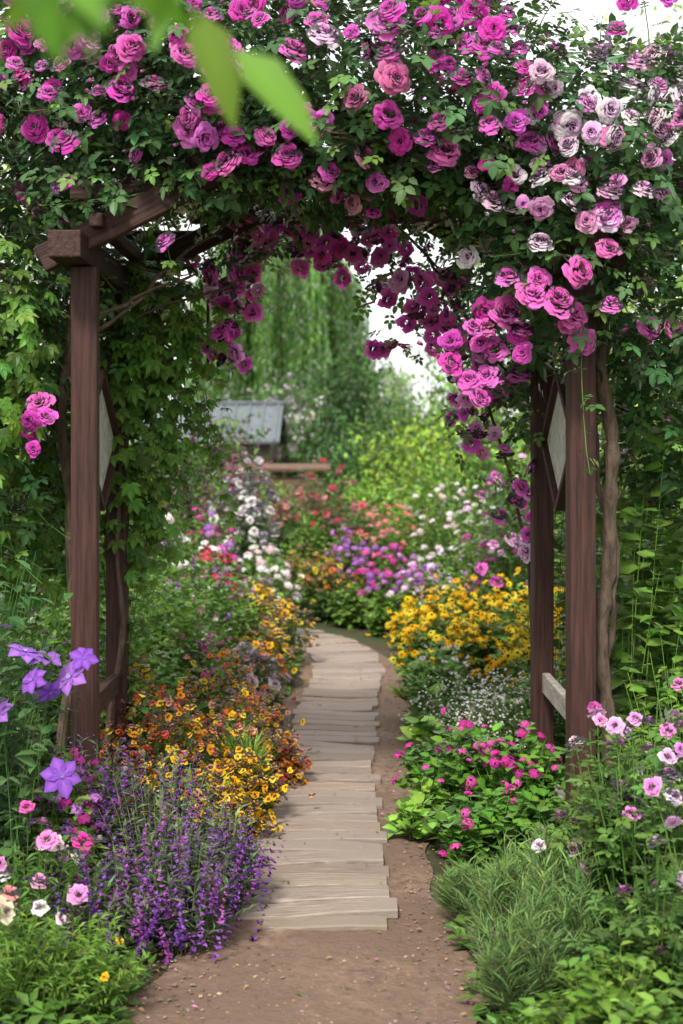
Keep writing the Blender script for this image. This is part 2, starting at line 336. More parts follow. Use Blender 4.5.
# ---------------------------------------------------------------- climbing rose
cr=empty('climbing_rose')
BL1=[(-1.35,5.85,2.9,.55,.5,.42),(-.9,5.65,3.0,.5,.55,.38),(-.42,5.5,3.02,.5,.6,.42),(.1,5.45,3.0,.5,.62,.42),(.5,5.45,2.9,.38,.6,.40),(1.0,5.5,2.72,.42,.58,.40),
 (1.3,5.6,2.25,.35,.5,.45),(.86,5.42,2.32,.36,.4,.34),(-1.45,5.85,2.3,.3,.55,.45),(-1.45,6.0,1.7,.28,.5,.5),(1.35,5.8,2.9,.4,.5,.3),(-1.3,5.7,3.25,.5,.5,.3),(-.6,5.6,3.3,.5,.4,.25),
 (-1.02,6.35,2.3,.28,.3,.3),(.95,6.35,2.15,.2,.25,.5),(1.35,5.9,1.75,.2,.4,.35),(-.50,5.25,2.70,.26,.2,.16),(.30,5.2,2.68,.3,.2,.15),(-.08,5.22,2.72,.3,.2,.14),(.68,5.2,2.55,.22,.2,.2),(-.98,5.3,2.62,.24,.2,.12)]
BL2=[(-.52,6.5,2.62,.22,.2,.22),(-.1,6.5,2.80,.35,.25,.16),(.3,6.5,2.78,.3,.25,.2),(.62,6.5,2.45,.2,.22,.3),(.80,6.5,2.0,.12,.2,.3)]
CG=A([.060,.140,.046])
mb=MB()
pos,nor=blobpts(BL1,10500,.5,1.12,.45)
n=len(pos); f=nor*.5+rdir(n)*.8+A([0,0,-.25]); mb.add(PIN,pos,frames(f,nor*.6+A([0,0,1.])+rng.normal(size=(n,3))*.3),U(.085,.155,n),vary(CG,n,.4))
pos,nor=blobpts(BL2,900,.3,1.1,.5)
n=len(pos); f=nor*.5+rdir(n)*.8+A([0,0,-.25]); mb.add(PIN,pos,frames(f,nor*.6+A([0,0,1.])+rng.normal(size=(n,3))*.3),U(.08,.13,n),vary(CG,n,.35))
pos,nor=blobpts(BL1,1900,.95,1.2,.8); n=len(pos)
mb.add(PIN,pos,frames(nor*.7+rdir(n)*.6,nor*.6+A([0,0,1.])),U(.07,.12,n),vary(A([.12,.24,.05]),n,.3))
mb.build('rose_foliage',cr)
mb=MB()
pos,nor=blobpts(BL1,190,.85,1.0); tip=pos+nrm(nor+rdir(190)*.6+A([0,0,.3]))*U(.2,.55,(190,1)); tip[:,2]-=.05
k=(tip[:,1]>4.9)&~((np.abs(tip[:,0])<.5)&(tip[:,2]<2.5)); shoots(mb,pos[k],tip[k],9,PIN,.10,A([.10,.20,.045]),sr=.0035,arch=.5,elev=0)
def cane(p0,p1,r0,r1,wob=.04,K=24,fq=9):
    t=np.linspace(0,1,K)[:,None]; P=A(p0)*(1-t)+A(p1)*t+np.stack([np.sin(t[:,0]*fq+p0[0]*7)*wob+np.sin(t[:,0]*fq*2.7)*wob*.35,np.cos(t[:,0]*fq*.8+p0[1]*3)*wob,0*t[:,0]],-1)
    r=np.linspace(r0,r1,K)*(1+.12*np.sin(np.arange(K)*2.3)+.1*rng.normal(size=K)); mb.tubes(P[None],r[None],8,A([1,1,1.]),4)
cane((1.04,5.36,0),(1.0,5.4,2.4),.033,.024,.022,48,11); cane((1.05,5.40,0),(1.0,5.44,2.3),.014,.010,.034,48,14)
cane((-1.14,5.7,0),(-1.1,5.8,2.5),.024,.02,.03); cane((-1.05,6.1,.0),(-.9,6.3,2.5),.014,.010,.03)
for q in range(22):
    a=A([U(-1.2,1.1),U(5.4,6.4),U(2.3,2.9)]); b=a+A([U(-.7,.7),U(-.3,.3),U(-.25,.35)]); cane(tuple(a),tuple(b),.007,.004,.03,14)
for a,b in(((-.95,5.4,2.05),(-.45,5.7,2.55)),((-.98,5.35,2.1),(-.6,5.6,2.3)),((.9,6.3,1.7),(.4,6.5,2.5))): cane(a,b,.008,.005,.02,14)
mb.build('rose_canes',cr)
MAG=[(.78,.085,.56),(.82,.12,.62),(.72,.060,.50),(.84,.16,.64)]; PNK=[(.87,.17,.62),(.86,.15,.60)]; LGT=[(.88,.38,.72),(.88,.48,.77),(.88,.30,.69)]; PALE=[(.89,.70,.84),(.89,.60,.80)]; DUL=[(.62,.16,.38),(.66,.24,.42)]
CL=[(-1.01,2.57,1,0),(-1.21,2.89,6,0),(-1.17,3.02,6,0),(-1.08,3.15,7,0),(-.92,2.93,8,0),(-.74,3.0,3,1),(-.70,3.17,8,0),(-.53,2.77,2,1),(-.53,2.66,2,1),(-.59,2.88,3,1),(-.37,2.91,5,0),(-1.02,2.75,5,0),(-.85,3.15,4,0),
(-.37,3.19,6,0),(-.28,2.82,4,0),(-.33,2.73,5,0),(-.15,3.19,6,0),(-.21,3.06,2,1),(-.06,3.01,1,2),(-.15,2.71,3,0),(.25,3.09,2,1),(.36,3.02,9,0),(.43,3.2,10,0),(.50,2.91,10,0),(.29,2.86,6,0),(.36,2.68,2,1),
(.58,2.75,5,0),(.58,2.49,4,2),(.72,2.60,6,2),(.83,2.62,7,3),(.91,2.58,6,2),(1.05,2.80,6,3),(.80,2.77,7,3),(.94,2.46,4,2),(.94,2.35,2,1),(.58,2.37,2,3),(1.09,3.09,6,2),(1.2,3.17,5,0),(1.22,2.91,5,3),(1.15,2.7,5,2),(.65,2.52,3,3),
(.74,2.18,4,1),(.65,2.13,4,1),(.72,2.07,5,1),(.85,2.06,3,1),(.58,1.98,8,0),(.47,2.0,4,0),(1.01,1.95,1,1),(1.21,2.02,2,1),(-1.23,1.67,4,0),(-1.17,1.77,2,0),(.05,2.82,1,4),(.03,2.68,2,4),(.12,2.93,2,4),(-.66,2.38,1,1),(.62,2.62,3,0),(.2,2.6,4,0),(-.05,2.6,3,4),(.1,2.55,3,0),(-.2,2.58,3,0)]
PAL5=[MAG,PNK,LGT,PALE,DUL]
B=A(BL1)
def fronty(x,z):
    q=1-((x-B[:,0])/B[:,3])**2-((z-B[:,2])/B[:,5])**2; q=np.where(q>0,B[:,1]-B[:,4]*np.sqrt(np.clip(q,0,1)),9); m=q.min(); return m if m<8 else 5.3
mb=MB()
for x,z,k,ci in CL:
    k=int(k); sp=.028+.023*math.sqrt(k) if k>1 else 0
    pts=[]
    for j in range(k):
        for _ in range(12):
            xx=x+rng.normal()*sp*1.1; zz=z+rng.normal()*sp
            if all((xx-a)**2+(zz-b)**2>.062**2 for a,b in pts): break
        pts.append((xx,zz)); y0=fronty(xx,zz)-.09+rng.normal()*.03
        s=U(.050,.066) if ci==1 or k<=2 else U(.036,.058)
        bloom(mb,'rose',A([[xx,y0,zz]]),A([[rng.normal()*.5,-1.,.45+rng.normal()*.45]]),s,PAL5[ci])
    for j in range(k//2): bloom(mb,'bud',A([[x+rng.normal()*sp*1.4,fronty(x,z)-.08,z+rng.normal()*sp*1.3]]),A([[rng.normal()*.5,-.6,.8]]),.03,PAL5[ci])
pos,nor=blobpts(BL1,330,1.0,1.12); k=(nor[:,1]>-.15)|(pos[:,2]>3.3); pos=pos[k];nor=nor[k]; bloom(mb,'rosem',pos,nor+A([0,0,.3])+rng.normal(size=nor.shape)*.2,.05,MAG+PNK)
pos,nor=blobpts(BL1,110,1.02,1.12); k=(nor[:,1]<-.15)&(pos[:,2]>2.55); pos=pos[k];nor=nor[k]; bloom(mb,'rose',pos,nor+A([0,-.2,.3]),.038,MAG+DUL[:1])
IN=[(-.31,2.71,6),(-.22,2.66,9),(-.1,2.59,10),(-.05,2.5,9),(.02,2.62,9),(.13,2.75,4),(.18,2.6,9),(.1,2.45,8),(.28,2.5,10),(.30,2.36,8),(.46,2.33,9),(.56,2.36,5),(.42,2.17,8),(.28,2.06,5),(.5,2.15,8),(.58,2.05,8),(.65,1.98,7),(.70,1.84,6),(.54,1.84,4),(.56,1.72,5),(.63,1.65,4),(.75,1.6,5),(.84,1.25,4),(.8,1.45,4),(-.48,2.5,7),(-.43,2.4,8),(-.48,2.26,8),(-.6,2.07,7),(-.54,2.04,6),(-.64,2.45,5),(-.5,2.34,8),(-.65,2.15,4),(-.38,2.55,6),(-.17,2.5,7),(.2,2.35,5),(.36,2.26,5)]
for x,z,k in IN:
    p=A([[x,6.38,z]])+rng.normal(size=(k,3))*A([.055,.09,.055]); bloom(mb,'rosem',p,A([[0,-.8,.1]])+rng.normal(size=(k,3))*.6,.048,MAG[:2]+PNK+PNK+LGT)
mb.build('rose_blooms',cr)
mb=MB()
for x,z,k in IN: 
    n=8; p=A([[x,6.5,z]])+rng.normal(size=(n,3))*A([.08,.08,.07]); mb.add(PIN,p,frames(rdir(n)+A([0,0,-.3]),A([0,0,1.])+rng.normal(size=(n,3))*.3),U(.07,.12,n),vary(A([.09,.18,.045]),n))
P=A([[(-.62,6.5,2.0),(-.62,6.5,2.3),(-.5,6.5,2.6),(-.2,6.5,2.75),(.15,6.5,2.75),(.4,6.5,2.5),(.55,6.5,2.2),(.65,6.5,1.9),(.78,6.5,1.5),(.86,6.45,1.1),(.9,6.35,0)]],float)
mb.tubes(P,np.full((1,11),.008),6,A([1,1,1.]),4)
mb.build('rose_garland',cr)
CRG=A([.11,.225,.038])
mb=MB(); BC=[(-.86,6.3,2.15,.26,.22,.35),(-.9,6.3,1.65,.22,.22,.42),(-.96,6.35,1.25,.16,.18,.25),(-1.45,6.2,1.3,.3,.35,.45),(-1.2,6.4,1.9,.25,.25,.5),(-1.35,5.5,2.0,.2,.3,.4)]
pos,nor=blobpts(BC,2300,.3,1.15,.5,.2); n=len(pos)
mb.add(PAL,pos,frames(nor*.5+rdir(n)*.5+A([0,-.3,-.7]),nor*.7+A([0,-.5,.8])+rng.normal(size=(n,3))*.25),U(.05,.09,n),vary(CRG,n,.4))
b=A([[-1.02,6.3,0.]]*26); t=A([[-.92,6.3,1.3]])+U(-1,1,(26,3))*A([.25,.15,.8]); shoots(mb,b,t,12,PAL,.07,CRG,arch=.1)
b=np.stack([U(-.95,-.6,26),U(6.1,6.4,26),U(1.7,2.4,26)],-1); t=b+np.stack([U(-.1,.22,26),U(-.1,.05,26),-U(.25,.75,26)],-1); shoots(mb,b,t,12,PAL,.06,CRG*1.2,arch=-.2,elev=-.4)
mb.build('virginia_creeper')
mb=MB(); b=np.stack([U(.94,1.25,40),U(6.2,6.5,40),np.zeros(40)],-1); t=b+np.stack([U(-.08,.2,40),U(-.1,.1,40),U(1,2.2,40)],-1); shoots(mb,b,t,24,LW,.07,A([.10,.2,.04]),arch=.1)
b=np.stack([U(1.1,1.6,70),U(5.5,6.1,70),np.zeros(70)],-1); t=b+np.stack([U(-.05,.2,70),U(-.1,.1,70),U(1.1,2.2,70)],-1); shoots(mb,b,t,30,LW,.11,A([.14,.27,.045]),arch=.1)
mb.build('honeysuckle_vine')
# ---------------------------------------------------------------- beds
YEL=[(.86,.56,.02),(.88,.46,.015),(.88,.66,.06)]; ORG=[(.88,.36,.03),(.86,.22,.05),(.88,.5,.05),(.74,.12,.09),(.86,.42,.30)]; PUR=[(.30,.10,.52),(.38,.14,.58),(.48,.13,.50)]; WHT=[(.86,.84,.81),(.84,.79,.8)]; WPK=[(.86,.62,.70),(.86,.80,.76)]; CRM=[(.86,.66,.50),(.82,.35,.34)]; RED=[(.68,.04,.10),(.72,.12,.18)]; COR=[(.86,.28,.24),(.84,.38,.36)]; MGF=[(.76,.06,.42),(.82,.12,.50)]; VIO=[(.48,.18,.68),(.66,.28,.74)]
lav=dict(ns=130,nl=15,leaf=LN,ll=.06,lc=A([.13,.195,.08]),fk='spike',fs=.18,fc=PUR,ff=.9,zf=-.11,dome=.35,base=.5,elev=.8,lo=.4)
for x,y,r,h in((-.62,4.8,.28,.54),(-.50,4.5,.19,.36),(-.9,5.0,.28,.52),(-.76,4.42,.22,.32),(-.42,4.85,.15,.38)): plant('lavender_bush',x,y,r,h,**lav)
lan=dict(ns=115,nl=14,leaf=L4,ll=.042,lc=G_md*1.1,fk='pom',fs=.0215,ff=.95,extra=4,dome=.5,lo=.45)
for x,y,r,h,c in((-.74,6.05,.3,.54,ORG+YEL[:1]),(-.50,6.5,.22,.46,ORG+YEL),(-.66,7.3,.32,.54,ORG+YEL),(-.66,5.62,.24,.36,YEL),(-.42,5.95,.15,.29,YEL),(-.95,6.4,.25,.60,ORG),(-.45,7.0,.14,.36,ORG+YEL),(-.45,5.6,.12,.22,YEL),(-.85,5.6,.2,.38,ORG+WPK),(-.3,6.6,.09,.22,ORG)): plant('lantana_bush',x,y,r,h,fc=c,**lan)
for x,y,r,h,c in((-.52,9.3,.22,.42,YEL+ORG[:1]),(-.45,10.3,.23,.48,YEL),(-.16,13.4,.3,.6,YEL+ORG[:2]),(-.42,14.0,.3,.6,YEL),(-.52,8.7,.14,.32,ORG),(-.62,10.0,.25,.6,YEL)): plant('marigold_patch',x,y,r,h,fc=c,ns=90,nl=14,leaf=L2,ll=.065,lc=G_md*1.15,fk='pom',fs=.034,ff=.85,extra=1,lo=.4)
for x,y,r,h in((.64,9.2,.30,.60),(.93,8.9,.3,.64),(1.1,8.0,.3,.64),(.80,10.4,.4,.64),(1.6,7.9,.35,.80),(1.3,9.2,.35,.74),(.54,10.3,.18,.45),(1.35,8.3,.3,.7)): plant('rudbeckia_patch',x,y,r,h,ns=110,nl=13,leaf=L4,ll=.08,lc=G_md*1.15,fk='daisy',fs=.044,fc=YEL,ff=.85,extra=1,lo=.5)
plant('grass_tuft',-.45,6.2,.10,.30,ns=24,nl=20,leaf=BL,ll=.2,lc=G_lt,elev=2)
for x,y,r,h in((-.40,5.3,.1,.1),(-.36,6.35,.09,.1)): plant('heuchera_plant',x,y,r,h,ns=30,nl=4,leaf=LW,ll=.07,lc=A([.16,.04,.05]))
for x,y,r,h,l in((-1.1,8,.5,1.0,G_lt),(-1.05,7.1,.4,.72,G_md),(-1.0,9.5,.45,.95,G_md),(-1.9,7.6,.6,1.35,G_lt),(-2.3,9.5,.8,1.8,G_md),(-1.75,11.5,.6,1.5,G_lt),(-2.9,12.5,1,2.0,G_md),(-1.6,6.5,.5,.9,G_md),(-1.45,5.4,.4,.8,G_md),(-1.55,8.9,.4,1.25,G_md),(-.72,8.4,.2,.5,G_lt),(-.8,10.3,.25,.65,G_lt),(.40,12.0,.22,.38,G_lt),(.12,12.6,.25,.38,G_lt),(-.1,13.0,.2,.3,G_md),(-.55,12.6,.25,.75,G_md),(-1.1,15.5,.5,1.45,G_md),(-.35,15.6,.3,.9,G_lt)):
    plant('leafy_shrub',x,y,r,h,ns=int(115*max(.6,r/.5)),nl=24,leaf=L4,ll=.085,lc=l,dome=.5)
rb=dict(leaf=PIN,ll=.11,lc=A([.10,.20,.042]),dome=.45,sr=.004)
plant('white_rose_bush',-.52,8.1,.2,.44,ns=60,nl=9,fk='rosem',fs=.048,fc=WPK,ff=.65,**rb)
plant('red_rose_bush',-.98,11,.3,.85,ns=70,nl=9,fk='rosem',fs=.05,fc=RED+MGF,ff=.45,**rb)
plant('white_rose_bush',-.90,13,.36,1.42,ns=110,nl=16,fk='rosem',fs=.06,fc=WHT,ff=.75,extra=1,**rb)
for x,y,r,h in((-.2,17,.55,1.42),(-.75,17.6,.4,1.1),(.2,15.8,.3,.95)): plant('red_rose_bush',x,y,r,h,ns=120,nl=16,fk='pom',fs=.05,fc=RED+COR,ff=.5,extra=1,**rb)
plant('pink_rose_bush',1.3,11,.35,1.4,ns=90,nl=12,fk='rosem',fs=.06,fc=PNK+LGT,ff=.5,**rb)
for x,y,r,h,f in((.92,4.3,.25,.84,.30),(1.1,4.1,.28,.74,.35),(.86,3.85,.2,.48,.06),(.86,4.5,.15,.72,.35),(1.15,4.6,.2,.85,.4)): plant('pink_rose_bush',x,y,r,h,ns=56,nl=12,fk='rosem',fs=.034,fc=LGT+PALE+PNK[:1],ff=f,extra=1,**rb)
plant('pink_rose_bush',1.35,6.4,.3,1.0,ns=70,nl=10,fk='rosem',fs=.045,fc=MGF+PALE,ff=.4,**rb)
for x,y,r,h,c,f in((-.66,11.6,.33,.75,WHT+WPK,.75),(-1.3,10,.28,1.05,VIO+WHT,.7),(-.98,10.4,.25,.85,WHT+RED,.5),(.42,13.4,.4,.65,VIO+MGF,.8),(.72,12,.3,.62,VIO+PALE,.75),(.6,15,.42,1.0,COR,.75),(1.2,12.2,.5,1.15,WHT+PALE,.35),(1.0,14,.5,1.3,WHT+WPK,.35),(1.7,13,.6,1.6,PALE+WHT,.3),(-.62,13.2,.22,.6,RED+WHT,.5),(-.92,4.85,.18,.50,MGF+VIO,.8),(.1,14.8,.3,.75,VIO,.5),(-1.15,12,.3,1.1,VIO+MGF,.5)):
    plant('phlox_patch',x,y,r,h,ns=100,nl=20,leaf=L2,ll=.08,lc=G_lt*.9,fk='umbel',fs=.05 if y>8 else .03,fc=c,ff=f)
for x,y,r,h,c,f in((-1.25,7.4,.25,.85,VIO+WHT,.35),(-.95,8.9,.25,.78,WHT+MGF,.4),(-.78,7.8,.2,.62,MGF+PNK,.35),(.58,8.0,.2,.5,WHT,.4),(1.0,6.9,.25,.6,WHT+PALE,.35),(1.3,7.3,.25,.8,MGF,.35),(.85,11.3,.3,.75,WHT+VIO,.5),(-.8,9.8,.2,.7,VIO,.5),(-1.1,6.6,.2,.7,YEL+WHT,.4)):
    plant('aster_plant',x,y,r,h,ns=70,nl=18,leaf=L4,ll=.06,lc=G_md*1.1,fk='daisy',fs=.028,fc=c,ff=f,extra=1)
plant('purple_salvia',-1.4,13.5,.35,1.9,ns=80,nl=16,leaf=L2,ll=.09,lc=G_md,fk='spike',fs=.55,fc=[(.34,.08,.26),(.26,.07,.2)],ff=.95,zf=-.2)
plant('purple_salvia',-1.0,14.5,.3,1.7,ns=60,nl=16,leaf=L2,ll=.09,lc=G_md,fk='spike',fs=.45,fc=[(.5,.1,.34)],ff=.9,zf=-.2)
for x,y,r,h in((.52,8.2,.22,.38),(.52,9.5,.14,.3),(.31,5.74,.12,.17),(.47,7.6,.12,.25),(.36,5.98,.1,.2),(.45,7.0,.12,.25)): plant('hosta_plant',x,y,r,h,ns=36,nl=4,leaf=LW,ll=.12 if y>6 else .08,lc=G_lt*1.2,elev=.7)
for x,y,r,h in((.64,7.3,.26,.42),(.87,7.2,.25,.44),(.72,6.8,.2,.40)): plant('gypsophila_plant',x,y,r,h,ns=140,nl=14,leaf=LN,ll=.055,lc=A([.16,.27,.07]),fk='five',fs=.010,fc=WHT,ff=.8,extra=5)
for x,y,r,h,f in((.52,6.15,.24,.40,.25),(.74,5.95,.25,.44,.25),(.58,5.45,.24,.28,.1),(.42,6.6,.12,.22,0),(.8,5.5,.22,.24,0)): plant('geranium_plant',x,y,r,h,ns=80,nl=9,leaf=LW,ll=.075,lc=G_md*A([1.1,1.2,1]),fk='umbel',fs=.030,fc=MGF,ff=f,extra=1)
GB=leaf2(.07,.01,.3)
for x,y,r,h in((.52,4.4,.12,.34),(.63,4.2,.15,.42),(.50,3.95,.13,.30),(.42,4.72,.08,.18),(.68,4.6,.14,.34)): plant('ornamental_grass',x,y,r,h,ns=80,nl=22,leaf=GB,ll=.10,lc=A([.17,.29,.085]),elev=1.6,sr=.0010,lo=.25)
for x,y,r,h in((.95,5.05,.26,.32),(1.3,5.2,.35,.9),(.75,4.9,.18,.22),(.7,3.6,.2,.3)): plant('green_shrub',x,y,r,h,ns=80,nl=16,leaf=L4,ll=.065,lc=G_lt*.85,dome=.4)
for x,y,r,h,l in((1.55,7,.45,1.65,G_lt),(2.3,8.6,.7,2.0,G_lt),(1.9,10,.6,1.8,G_md),(2.9,11,.9,2.4,G_md),(1.9,5.9,.5,1.5,G_lt),(1.5,14.8,.6,1.8,G_md),(.80,11.2,.25,.5,G_md),(.9,16,.5,1.45,G_lt),(1.5,12,.4,1.6,G_md)):
    plant('leafy_shrub',x,y,r,h,ns=int(115*max(.6,r/.5)),nl=26,leaf=L4,ll=.095,lc=l,dome=.5)
plant('cosmos_plant',-.98,3.85,.26,.42,ns=90,nl=22,leaf=LN,ll=.05,lc=G_lt,fk='pom',fs=.03,fc=CRM+WPK,ff=.3,sr=.0015)
plant('cosmos_plant',-.74,3.95,.2,.28,ns=90,nl=20,leaf=LN,ll=.05,lc=G_lt*.8,fk='pom',fs=.018,fc=YEL,ff=.05,sr=.0015)
plant('cosmos_plant',-.95,4.3,.24,.46,ns=80,nl=16,leaf=LN,ll=.06,lc=G_md*1.1,fk='rosem',fs=.036,fc=WHT+WPK+LGT+MGF,ff=.3,sr=.0018)
mb=MB(); n=110; b=np.stack([U(-1.35,-1.05,n),U(4.5,5.0,n),np.zeros(n)],-1); t=b+np.stack([U(-.1,.2,n),U(-.15,.1,n),U(.35,1.3,n)],-1)
shoots(mb,b,t,15,L4,.08,A([.08,.17,.052]),arch=.1)
cp=A([(-1.02,4.5,.95),(-.93,4.46,.83),(-.98,4.44,.87),(-.83,4.5,.93),(-.87,4.5,.87),(-.90,4.5,.55),(-1.1,4.5,.75),(-.95,4.5,.93)])
bloom(mb,'clem',cp,A([[0,-.8,.5]])+rng.normal(size=cp.shape)*.5,.070,[(.25,.10,.58),(.34,.17,.66)])
shoots(mb,cp*A([1.08,1.04,.6]),cp+A([0,.02,-.01]),5,L4,.06,A([.08,.165,.055]),arch=.2)
mb.build('clematis_vine')
mb=MB(); n=10500; y=3.3+U(0,1,n)**1.3*14; sd=rng.choice([-1,1],n); off=U(0,1,n)**1.5*2.6; x=cx(np.minimum(y,11.2))+np.where(sd<0,-.39-off,.51+off)
y=np.where((y>10.8)&(x<.2)&(x>-2.4)&(np.abs(x-cx(y))<.5),y+1.4,y)
x=np.where((y<4.6)&(sd<0),x-.15,x)
b=np.stack([x,y,np.zeros(n)],-1); tt=b+np.stack([rng.normal(size=n)*.05,rng.normal(size=n)*.05,U(.05,.22,n)*np.clip(off*2+.4,.4,1.3)],-1)
shoots(mb,b,tt,5,L2,.07,G_md,sr=.0015,K=3)
mb.build('ground_cover')
# ---------------------------------------------------------------- trees / background
def tree(name,x,y,h,blobs,ls,nc,npc,col,tr=.15,cs=.35,fl=None):
    mb=MB(); K=8; t=np.linspace(0,1,K)
    P=np.stack([x+.12*np.sin(t*4),y+0*t,t*h*.6],-1)[None]; mb.tubes(P,(tr*(1-.6*t))[None],9,A([1,1,1.]),4)
    for b in blobs:
        p0=A([x,y,h*U(.2,.5)]); p1=A(b[:3]); P=(p0*(1-t[:,None])+p1*t[:,None]); P[:,2]+=.3*np.sin(t*3)*min(1,h/5); mb.tubes(P[None],(tr*.5*(1-.8*t))[None],6,A([1,1,1.]),4)
    c,nr=blobpts(blobs,nc,.4,1.1,.5,.2); cb=np.exp(rng.normal(size=(nc,1))*.32)
    p=(c[:,None]+rng.normal(size=(nc,npc,3))*cs*A([1,1,.6])).reshape(-1,3); n=len(p); nn=np.repeat(nr,npc,0)
    mb.add(L2,p,frames(rdir(n)+nn*.4+A([0,0,-.3]),A([0,0,1.])+nn*.5+rng.normal(size=(n,3))*.4),ls*U(.6,1.3,n),vary(np.repeat(col*cb,npc,0),n,.25))
    if fl: 
        k=rng.integers(0,n,fl[0]); bloom(mb,'pom',p[k]+nn[k]*.1,nn[k]+A([0,-.3,.3]),fl[1],fl[2])
    return mb.build(name)
def bush(name,x,y,r,h,ls,nc,col,fl=None,cs=.2): return tree(name,x,y,h*.6,[(x,y,h*.5,r*.85,r*.8,h*.42),(x-r*.45,y,h*.34,r*.6,r*.6,h*.32),(x+r*.45,y-.2,h*.30,r*.6,r*.6,h*.30),(x+r*.15,y,h*.8,r*.4,r*.4,h*.2)],ls,nc,16,col,.06,cs,fl)
bush('bright_green_shrub',1.05,19.5,.85,1.95,.12,270,G_yl); bush('bright_green_shrub',2.0,23,1.1,3.0,.13,250,G_lt*1.1)
bush('evergreen_shrub',.1,23,.95,3.3,.12,380,G_dk*1.15,None,.17); bush('evergreen_shrub',-.1,20,.6,1.6,.11,170,G_dk*1.3); bush('evergreen_shrub',.5,20.5,.5,1.9,.10,180,G_md*.9)
bush('evergreen_shrub',1.15,26,1.0,2.5,.13,240,G_md*.9); bush('mock_orange_shrub',-.85,25,1.0,2.85,.12,260,G_md*.9,(480,.09,WHT)); bush('lime_shrub',-1.5,16.5,.6,1.2,.1,160,G_lt); bush('lime_shrub',1.7,17,.8,2.1,.1,250,G_lt*1.1)
bush('lime_shrub',.30,17.6,.5,1.3,.09,150,G_lt); bush('evergreen_shrub',-3.0,18,1.0,2.1,.12,200,G_md); bush('evergreen_shrub',3.2,17,1.3,2.8,.13,230,G_md*1.1); bush('lime_shrub',-1.0,18.2,.55,1.05,.1,150,G_lt)
bush('evergreen_shrub',-1.75,20.3,.6,2.0,.12,220,G_md)
tree('apple_tree',-4.2,14,5,[(-4.2,14,3.4,1.8,1.5,1.4),(-3.2,14,2.7,1.1,1.2,1.1),(-5,14,4.3,1.4,1.3,1.1)],.12,280,24,G_yl)
tree('apple_tree',4.6,15,6,[(4.6,15,3.6,1.9,1.5,1.6),(3.5,15,2.6,1.1,1.2,1.1),(4.4,15,5.2,1.4,1.4,1.2)],.12,280,22,G_yl)
tree('birch_tree',3.1,24,7,[(3.1,24,3.6,1.2,1.3,1.5),(2.4,24,2.9,.9,1,1.3),(4.3,24,5.4,1.4,1.3,1.6)],.13,340,22,G_lt*1.1)
bl=[]
for k in range(34):
    x=-34+k*2.05; h=U(2.0,3.2)+ (2.5 if x<-6 or x>6 else 0)
    bl.append((x,55+U(-3,3),h*.5,2.2,2,h*.62))
tree('distant_tree_line',-20,55,4,bl,.35,1300,12,A([.11,.20,.06]),.2,.6)
def willow(name,x,y,h,w,ns,col):
    mb=MB(); t=np.linspace(0,1,9); mb.tubes(np.stack([x+.2*np.sin(t*3),y+0*t,t*h*.72],-1)[None],(.28*(1-.5*t)*h/8)[None],10,A([1,1,1.]),4)
    hub=A([x+.03,y,h*.55])
    for q in range(16):
        a=q*2.4; e=A([x+math.cos(a)*w*.55*U(.4,1),y+math.sin(a)*w*.5*U(.4,1),h*U(.78,.93)]); P=hub*(1-t[:,None])+e*t[:,None]; P[:,2]+=.3*np.sin(t*3.1); mb.tubes(P[None],(.09*(1-.85*t)*h/8)[None],6,A([1,1,1.]),4)
    nc=100; ca=U(0,6.28,nc); cq=np.sqrt(U(.02,1,nc)); ci=rng.integers(0,nc,ns)
    cxp=x+np.cos(ca)*cq*w; cyp=y+np.sin(ca)*cq*w*.8; czp=h*(1-.24*cq**3)+rng.normal(size=nc)*.4
    sx=cxp[ci]+rng.normal(size=ns)*.17; sy=cyp[ci]+rng.normal(size=ns)*.17; sz=czp[ci]+rng.normal(size=ns)*.15
    ln=U(.5,.85,ns)*sz*U(.7,1,nc)[ci]; ln=np.minimum(ln,sz-.6); cc=np.exp(rng.normal(size=nc)*.36)[ci]
    out=np.stack([np.cos(ca[ci]),np.sin(ca[ci])],-1); nl=60; tt=(np.arange(nl)[None]+U(0,1,(ns,nl)))/nl
    px_=sx[:,None]+out[:,0:1]*.45*np.sqrt(tt)+.08*np.sin(tt*5+ci[:,None]); py_=sy[:,None]+out[:,1:2]*.45*np.sqrt(tt); pz_=sz[:,None]+.25*np.sin(np.minimum(tt*6,3.14))-ln[:,None]*tt
    p=np.stack([px_,py_,pz_],-1).reshape(-1,3); n=len(p)
    f=rng.normal(size=(n,3))*A([.3,.3,.2])+A([0,0,-1.]); mb.add(leaf2(.24,.03,.1),p,frames(f,rdir(n)),U(.12,.24,n),vary(np.repeat(cc[:,None]*col,nl,0),n,.18))
    return mb.build(name)
willow('weeping_willow',-1.85,40,8.3,2.05,1450,A([.115,.26,.045]))
willow('weeping_willow',1.25,48,4.2,1.0,160,A([.24,.36,.15]))
# ---------------------------------------------------------------- shed and fence
sh=empty('garden_shed')
sx0,sx1,sy0,sy1=-4.6,-.95,21.5,24.5
box('walls',((sx0+sx1)/2,(sy0+sy1)/2,.88),(sx1-sx0-.3,sy1-sy0-.3,1.76),M_wallw,sh,bevel=.01)
an=math.atan2(.62,1.6)
box('roof_front',((sx0+sx1)/2,sy0+.72,2.03),(sx1-sx0,1.78,.05),M_slate,sh,rot=(an,0,0))
box('roof_back',((sx0+sx1)/2,sy1-.72,2.03),(sx1-sx0,1.78,.05),M_slate,sh,rot=(-an,0,0))
box('ridge',((sx0+sx1)/2,(sy0+sy1)/2,2.375),(sx1-sx0+.02,.16,.06),M_slate,sh)
for k in range(16): box('roof_batten_%d'%k,(sx0+.12+k*.23,sy0+.715,2.065),(.03,1.76,.03),M_slate,sh,rot=(an,0,0),bevel=0)
